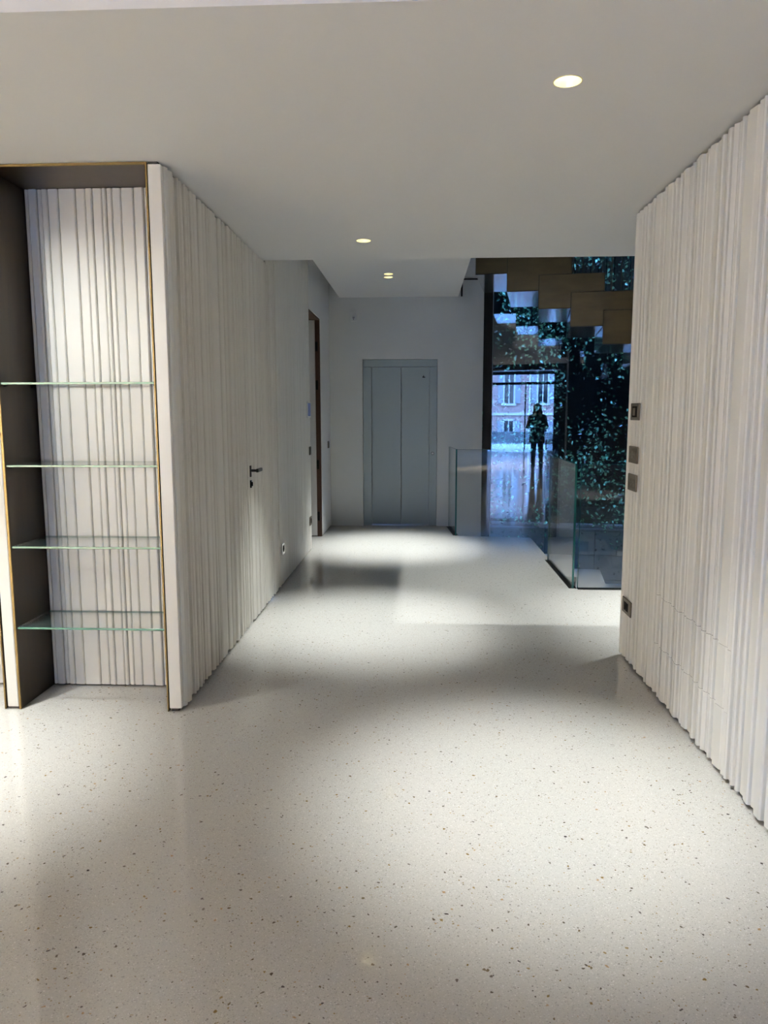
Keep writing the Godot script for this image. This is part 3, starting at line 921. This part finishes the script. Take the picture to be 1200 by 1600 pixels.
func make_fittings() -> void:
	var fr := 1.2455
	plate("thermostat", "bronze control plate with a black centre, top one on the right wall's end", "control", Vector3(fr, 1.503, -4.425), -PI / 2, 0.165, 0.098, M.plate_bronze, 2)
	plate("light_switch", "bronze six button switch, middle one of the three plates on the right wall", "switch", Vector3(fr, 1.255, -4.428), -PI / 2, 0.168, 0.098, M.plate_bronze, 1)
	plate("light_switch", "bronze six button switch, lowest of the three plates on the right wall", "switch", Vector3(fr, 1.093, -4.425), -PI / 2, 0.168, 0.098, M.plate_bronze, 1)
	plate("wall_socket", "bronze wall socket low on the right panelled wall near its end", "socket", Vector3(fr, 0.345, -4.435), -PI / 2, 0.175, 0.092, M.plate_bronze, 0)
	var fl := -1.186
	plate("wall_socket", "steel framed wall socket low on the left panelled wall past the concealed door", "socket", Vector3(fl, 0.335, -6.335), PI / 2, 0.105, 0.10, M.chrome, 0)
	plate("touch_panel", "small blue lit touch screen on the left wall beside the tall doorway", "touch panel", Vector3(fl - 0.006, 1.535, -8.005), PI / 2, 0.22, 0.17, M.plastic_white, 3)
	plate("light_switch", "small dark switch under the blue touch screen by the tall doorway", "switch", Vector3(fl - 0.006, 1.095, -8.055), PI / 2, 0.11, 0.09, M.plate_bronze, 4)
	plate("wall_socket", "dark wall socket at the foot of the wall by the tall doorway", "socket", Vector3(fl - 0.006, 0.335, -8.03), PI / 2, 0.12, 0.095, M.plate_bronze, 0)
	plate("light_switch", "small dark switch between the tall doorway and the end wall corner", "switch", Vector3(-1.188, 1.095, -9.66), PI / 2, 0.12, 0.09, M.plate_bronze, 4)
	# motion detector above the lift door
	var o := thing("motion_detector", "small white motion detector high on the end wall left of the lift", "detector", Vector3(-0.865, 2.73, -9.9))
	var b := MB.new()
	b.prism(PackedVector2Array([Vector2(-0.035, -0.062), Vector2(0.035, -0.062), Vector2(0.038, 0.0), Vector2(0.035, 0.062), Vector2(-0.035, 0.062), Vector2(-0.038, 0.0)]), Vector3.ZERO, Vector3.RIGHT, Vector3.UP, Vector3.BACK, 0.0, 0.038)
	part("housing", b.done(), M.plastic_white, o)
	var l := MB.new()
	l.lathe([Vector2(0.0, 0.018), Vector2(0.012, 0.014), Vector2(0.019, 0.0)], Vector3(0, -0.012, 0.038), Vector3.BACK, 16)
	part("lens", l.done(), M.chrome, o)
	part("indicator", bx(Vector3(-0.005, -0.04, 0.038), Vector3(0.005, -0.034, 0.0395)), M.black_plastic, o)

# ---------------------------------------------------------------- street side, seen in the window's reflection
func make_street_window() -> void:
	var x0 := -3.55
	var x1 := -1.02
	var wl := MB.new()
	wl.box(Vector3(-7.1, 0, 10.6), Vector3(x0 - 0.06, 3.3, 10.85))
	wl.box(Vector3(x1 + 0.16, 0, 10.6), Vector3(4.7, 3.3, 10.85))
	struct("wall_rear", "rear room wall either side of the street window", "wall", wl.done(), M.dark_veneer)
	var o := thing("window_2", "large black framed street window behind the photographer", "window", Vector3(0, 0, 10.7), 0.0, "", "structure")
	part("frame_side", bx(Vector3(x1, 0, -0.06), Vector3(x1 + 0.16, 3.15, 0.06), 0.003), M.black_metal, o)
	part("frame_side", bx(Vector3(x0 - 0.06, 0, -0.06), Vector3(x0, 3.15, 0.06), 0.003), M.black_metal, o)
	part("mullion", bx(Vector3(-2.16, 0, -0.04), Vector3(-2.12, 2.66, 0.04), 0.002), M.black_metal, o)
	part("transom", bx(Vector3(x0, 2.60, -0.05), Vector3(x1, 2.70, 0.05), 0.002), M.black_metal, o)
	part("head", bx(Vector3(x0, 3.0, -0.06), Vector3(x1, 3.15, 0.06), 0.002), M.black_metal, o)
	part("pane", bx(Vector3(x0, 0.0, -0.004), Vector3(x1, 3.0, 0.004)), M.glass_clear, o)

func make_street() -> void:
	# the court is closed at its ends and rises past the roof
	struct("wall_court_left", "left end of the ivy court", "wall", bx(Vector3(-4.2, -3.3, -12.1), Vector3(-4.0, 8.2, -10.0)), M.concrete, Vector3.ZERO, -A)
	struct("wall_court_right", "right end of the ivy court", "wall", bx(Vector3(6.0, -3.3, -12.1), Vector3(6.2, 8.2, -9.6)), M.concrete, Vector3.ZERO, -A)
	struct("wall_court_upper", "upper storeys of the house above the court window", "wall", bx(Vector3(-4.2, 5.6, -9.85), Vector3(6.2, 8.2, -9.6)), M.concrete, Vector3.ZERO, -A)
	struct("roof_upper", "roof slab beside the ivy court", "roof", bx(Vector3(-4.2, 8.0, -9.6), Vector3(6.2, 8.2, -6.0)), M.concrete, Vector3.ZERO, -A)
	struct("floor_terrace", "pale stone terrace outside the street window", "terrace", bx(Vector3(-16, -0.2, 10.86), Vector3(8, -0.02, 17.4)), M.terrace_stone)
	struct("ground_street", "street beyond the terrace parapet", "street", bx(Vector3(-16, -1.3, 17.4), Vector3(8, -1.2, 26)), M.parapet)
	var pw := thing("parapet_wall", "low grey parapet wall at the edge of the terrace, mirrored in the court window", "wall", Vector3(-4, -0.2, 17.4))
	part("wall", bx(Vector3(-12, -1.1, 0), Vector3(12, 0.70, 0.25)), M.parapet, pw)
	part("coping", bx(Vector3(-12, 0.70, -0.03), Vector3(12, 0.76, 0.28), 0.01), M.parapet, pw)
	var o := thing("facade_building", "pink brick house with white window surrounds across the street, mirrored in the court window", "building", Vector3(-4.6, -1.2, 24.8))
	part("wall", bx(Vector3(-8, 0, 0), Vector3(8, 8.6, 1.0)), M.pink_brick, o)
	part("cornice", bx(Vector3(-8.2, 8.3, -0.35), Vector3(8.2, 8.7, 0.0), 0.05), M.pale_stone, o)
	part("string_course", bx(Vector3(-8, 2.54, -0.08), Vector3(8, 2.68, 0.0)), M.pale_stone, o)
	part("drain_pipe", bx(Vector3(0.27, 0, -0.12), Vector3(0.37, 8.5, 0.0), 0.03), M.pale_stone, o)
	part("drain_pipe", bx(Vector3(-2.35, 0, -0.12), Vector3(-2.27, 8.5, 0.0), 0.03), M.shutter, o)
	for row in 3:
		for col in range(-3, 4):
			var cx := -0.9 + 1.97 * col
			var y0: float = 0.9 + 2.33 * row if row > 0 else 1.02
			var y1: float = y0 + (1.75 if row > 0 else 1.2)
			var w := part("window", bx(Vector3(cx - 0.30, y0, -0.02), Vector3(cx + 0.30, y1, 0.0)), M.pane_dark, o)
			var f := MB.new()
			f.box(Vector3(cx - 0.36, y0 - 0.06, -0.06), Vector3(cx - 0.27, y1 + 0.06, 0.0))
			f.box(Vector3(cx + 0.27, y0 - 0.06, -0.06), Vector3(cx + 0.36, y1 + 0.06, 0.0))
			f.box(Vector3(cx - 0.36, y1, -0.06), Vector3(cx + 0.36, y1 + 0.10, 0.0))
			f.box(Vector3(cx - 0.42, y0 - 0.12, -0.10), Vector3(cx + 0.42, y0, 0.0))
			f.box(Vector3(cx - 0.03, y0, -0.05), Vector3(cx + 0.03, y1, 0.0))
			part("surround", f.done(), M.pale_stone, w)
			for s in [-1.0, 1.0]:
				part("shutter", bx(Vector3(cx + s * 0.37, y0, -0.07), Vector3(cx + s * 0.66, y1, -0.02), 0.01), M.shutter, w)

# ---------------------------------------------------------------- the photographer
func make_person() -> void:
	# stands just behind the camera's place, facing the court window; local -z is where the person looks
	var o := thing("person", "person in a dark thigh length coat holding up a phone, mirrored in the court window", "person", wp(0.0, 0.0, -0.40), -A)
	var T := Transform3D()
	var body := MB.new()
	# torso, legs, arms inside the clothes, neck
	var f := Field.new(Vector3(-0.36, -0.01, -0.42), Vector3(0.36, 1.56, 0.24), 0.016)
	f.bone(Vector3(0, 0.98, 0), Vector3(0, 1.32, 0.01), 0.135, 0.14, 0.05, 0.75)
	f.bone(Vector3(-0.13, 1.36, 0.01), Vector3(0.13, 1.36, 0.01), 0.06, 0.06, 0.06)
	f.bone(Vector3(0, 1.36, 0.01), Vector3(0, 1.50, -0.01), 0.062, 0.05, 0.04)
	var legs := [[Vector3(-0.085, 0.95, 0), Vector3(-0.085, 0.50, -0.02), Vector3(-0.09, 0.09, 0.03)], [Vector3(0.085, 0.95, 0), Vector3(0.10, 0.50, 0.0), Vector3(0.11, 0.09, 0.05)]]
	for l in legs:
		f.bone(l[0], l[1], 0.085, 0.056, 0.05)
		f.bone(l[1], l[2], 0.056, 0.036, 0.03)
		f.bone(l[2] + Vector3(0, -0.04, 0.02), l[2] + Vector3(0, -0.055, -0.15), 0.035, 0.03, 0.03)
	var arms := []
	for s in [-1.0, 1.0]:
		var a := [Vector3(0.17 * s, 1.37, 0.0), Vector3(0.235 * s, 1.13, -0.10), Vector3(0.085 * s, 1.41, -0.335)]
		arms.append(a)
		f.bone(a[0], a[1], 0.047, 0.038, 0.04)
		f.bone(a[1], a[2], 0.038, 0.026, 0.02)
	f.into(body, T)
	# head
	var hd := Field.new(Vector3(-0.11, 1.42, -0.16), Vector3(0.11, 1.76, 0.13), 0.006)
	hd.bone(Vector3(0, 1.48, 0.0), Vector3(0, 1.55, 0.0), 0.05, 0.05, 0.02)
	hd.bone(Vector3(0, 1.635, -0.005), Vector3(0, 1.645, 0.025), 0.075, 0.078, 0.02)
	hd.bone(Vector3(0, 1.565, -0.045), Vector3(0, 1.62, -0.03), 0.040, 0.062, 0.03)
	hd.bone(Vector3(0, 1.538, -0.062), Vector3(0, 1.55, -0.045), 0.022, 0.036, 0.02)
	hd.bone(Vector3(0, 1.625, -0.088), Vector3(0, 1.595, -0.108), 0.008, 0.012, 0.010)
	for s in [-1.0, 1.0]:
		hd.bone(Vector3(0.078 * s, 1.635, 0.01), Vector3(0.080 * s, 1.59, 0.005), 0.013, 0.009, 0.008)
		hd.bone(Vector3(0.030 * s, 1.637, -0.086), Vector3(0.042 * s, 1.635, -0.080), 0.012, 0.010, 0.012)
	hd.into(body, T)
	# hands closed round the phone held upright at the camera's place
	for s in [-1.0, 1.0]:
		var c := Vector3(0.062 * s, 1.475, -0.372)
		var hf := Field.new(c - Vector3(0.07, 0.085, 0.07), c + Vector3(0.07, 0.085, 0.07), 0.004)
		hf.bone(Vector3(0.085 * s, 1.41, -0.335), c + Vector3(-0.004 * s, -0.015, 0.008), 0.025, 0.021, 0.015)
		hf.bone(c + Vector3(0.002 * s, -0.028, 0.004), c + Vector3(-0.002 * s, 0.030, 0.002), 0.017, 0.016, 0.015)
		for k in 4:
			var y: float = -0.030 + 0.019 * k
			var ln: float = [0.040, 0.050, 0.053, 0.048][k]
			var p0 := c + Vector3(0.004 * s, y, -0.012)
			var p1 := p0 + Vector3(-0.010 * s, 0.002, -0.016)
			var p2 := p1 + Vector3(-ln * 0.7 * s, 0.001, 0.002)
			hf.bone(p0, p1, 0.0092, 0.0086, 0.004)
			hf.bone(p1, p2, 0.0085, 0.0070, 0.004)
		var t0 := c + Vector3(0.0, -0.022, 0.010)
		hf.bone(t0, t0 + Vector3(-0.014 * s, 0.026, 0.012), 0.0105, 0.0095, 0.005)
		hf.bone(t0 + Vector3(-0.014 * s, 0.026, 0.012), t0 + Vector3(-0.034 * s, 0.044, 0.008), 0.0095, 0.0075, 0.005)
		hf.into(body, T)
	var bd := part("body", body.done(), M.skin, o)
	for s in [-1.0, 1.0]:
		var ey := MB.new()
		ey.lathe([Vector2(0, -0.010), Vector2(0.008, -0.006), Vector2(0.0105, 0.0), Vector2(0.008, 0.006), Vector2(0, 0.010)], Vector3(0.033 * s, 1.622, -0.083), Vector3.UP, 12)
		var w := part("eye", ey.done(), M.eye_white, bd)
		var ir := MB.new()
		ir.lathe([Vector2(0, 0.002), Vector2(0.0045, 0.001), Vector2(0.005, 0.0)], Vector3(0.033 * s, 1.622, -0.0932), Vector3.FORWARD, 12)
		part("iris", ir.done(), M.hair, bd)
	part("mouth", bx(Vector3(-0.022, 1.562, -0.092), Vector3(0.022, 1.572, -0.078), 0.004), M.lips, bd)
	# hair, long over the shoulders
	var hr := Field.new(Vector3(-0.17, 1.24, -0.12), Vector3(0.17, 1.80, 0.19), 0.009)
	hr.bone(Vector3(0, 1.672, 0.0), Vector3(0, 1.66, 0.035), 0.076, 0.082, 0.02)
	for s in [-1.0, 1.0]:
		hr.bone(Vector3(0.062 * s, 1.66, 0.035), Vector3(0.085 * s, 1.50, 0.055), 0.042, 0.036, 0.03)
		hr.bone(Vector3(0.085 * s, 1.50, 0.055), Vector3(0.105 * s, 1.33, 0.03), 0.036, 0.028, 0.03)
	hr.bone(Vector3(0, 1.62, 0.06), Vector3(0, 1.36, 0.10), 0.07, 0.06, 0.04)
	var hm := MB.new()
	hr.into(hm, T)
	part("hair", hm.done(), M.hair, o)
	# coat: torso, flaring skirt, sleeves, collar
	var ct := Field.new(Vector3(-0.40, 0.60, -0.42), Vector3(0.40, 1.56, 0.28), 0.016)
	ct.bone(Vector3(0, 1.10, 0), Vector3(0, 1.33, 0.01), 0.175, 0.172, 0.05, 0.75)
	ct.bone(Vector3(-0.14, 1.37, 0.01), Vector3(0.14, 1.37, 0.01), 0.075, 0.075, 0.06)
	ct.bone(Vector3(0, 0.62, 0), Vector3(0, 1.10, 0), 0.215, 0.178, 0.05, 0.75)
	ct.bone(Vector3(0, 1.42, 0.01), Vector3(0, 1.475, 0.015), 0.085, 0.075, 0.03)
	for a in arms:
		ct.bone(a[0], a[1], 0.066, 0.056, 0.04)
		ct.bone(a[1], a[1].lerp(a[2], 0.92), 0.056, 0.040, 0.03)
	ct.hem(0.70)
	var cm := MB.new()
	ct.into(cm, T)
	part("coat", cm.done(), M.coat, o)
	var tr := Field.new(Vector3(-0.24, 0.08, -0.16), Vector3(0.26, 0.98, 0.20), 0.014)
	var bt := Field.new(Vector3(-0.20, -0.005, -0.20), Vector3(0.22, 0.36, 0.16), 0.010)
	for l in legs:
		tr.bone(l[0], l[1], 0.096, 0.066, 0.03)
		tr.bone(l[1], l[2] + Vector3(0, 0.05, 0), 0.066, 0.046, 0.03)
		bt.bone(l[2] + Vector3(0, 0.18, 0), l[2], 0.056, 0.050, 0.03)
		bt.bone(l[2] + Vector3(0, -0.045, 0.025), l[2] + Vector3(0, -0.052, -0.16), 0.044, 0.036, 0.03)
	var tm := MB.new()
	tr.into(tm, T)
	part("trousers", tm.done(), M.trousers, o)
	var bm := MB.new()
	bt.into(bm, T)
	part("boots", bm.done(), M.boot, o)
	# the phone in both hands
	var ph := thing("phone", "dark phone held up in front of the face by the mirrored person", "phone", wp(0.0, 1.478, -0.026), -A)
	part("case", bx(Vector3(-0.037, -0.075, -0.004), Vector3(0.037, 0.075, 0.004), 0.003), M.black_plastic, ph)
	part("camera_bump", bx(Vector3(0.004, 0.036, -0.0065), Vector3(0.034, 0.068, -0.004), 0.001), M.black_metal, ph)

func _ready() -> void:
	rng.seed = 20
	make_view()
	make_materials()
	make_shell()
	for d in LAMPS:
		make_lamp(d)
	make_niche()
	make_stair()
	make_court()
	make_fittings()
	make_street()
	make_person()
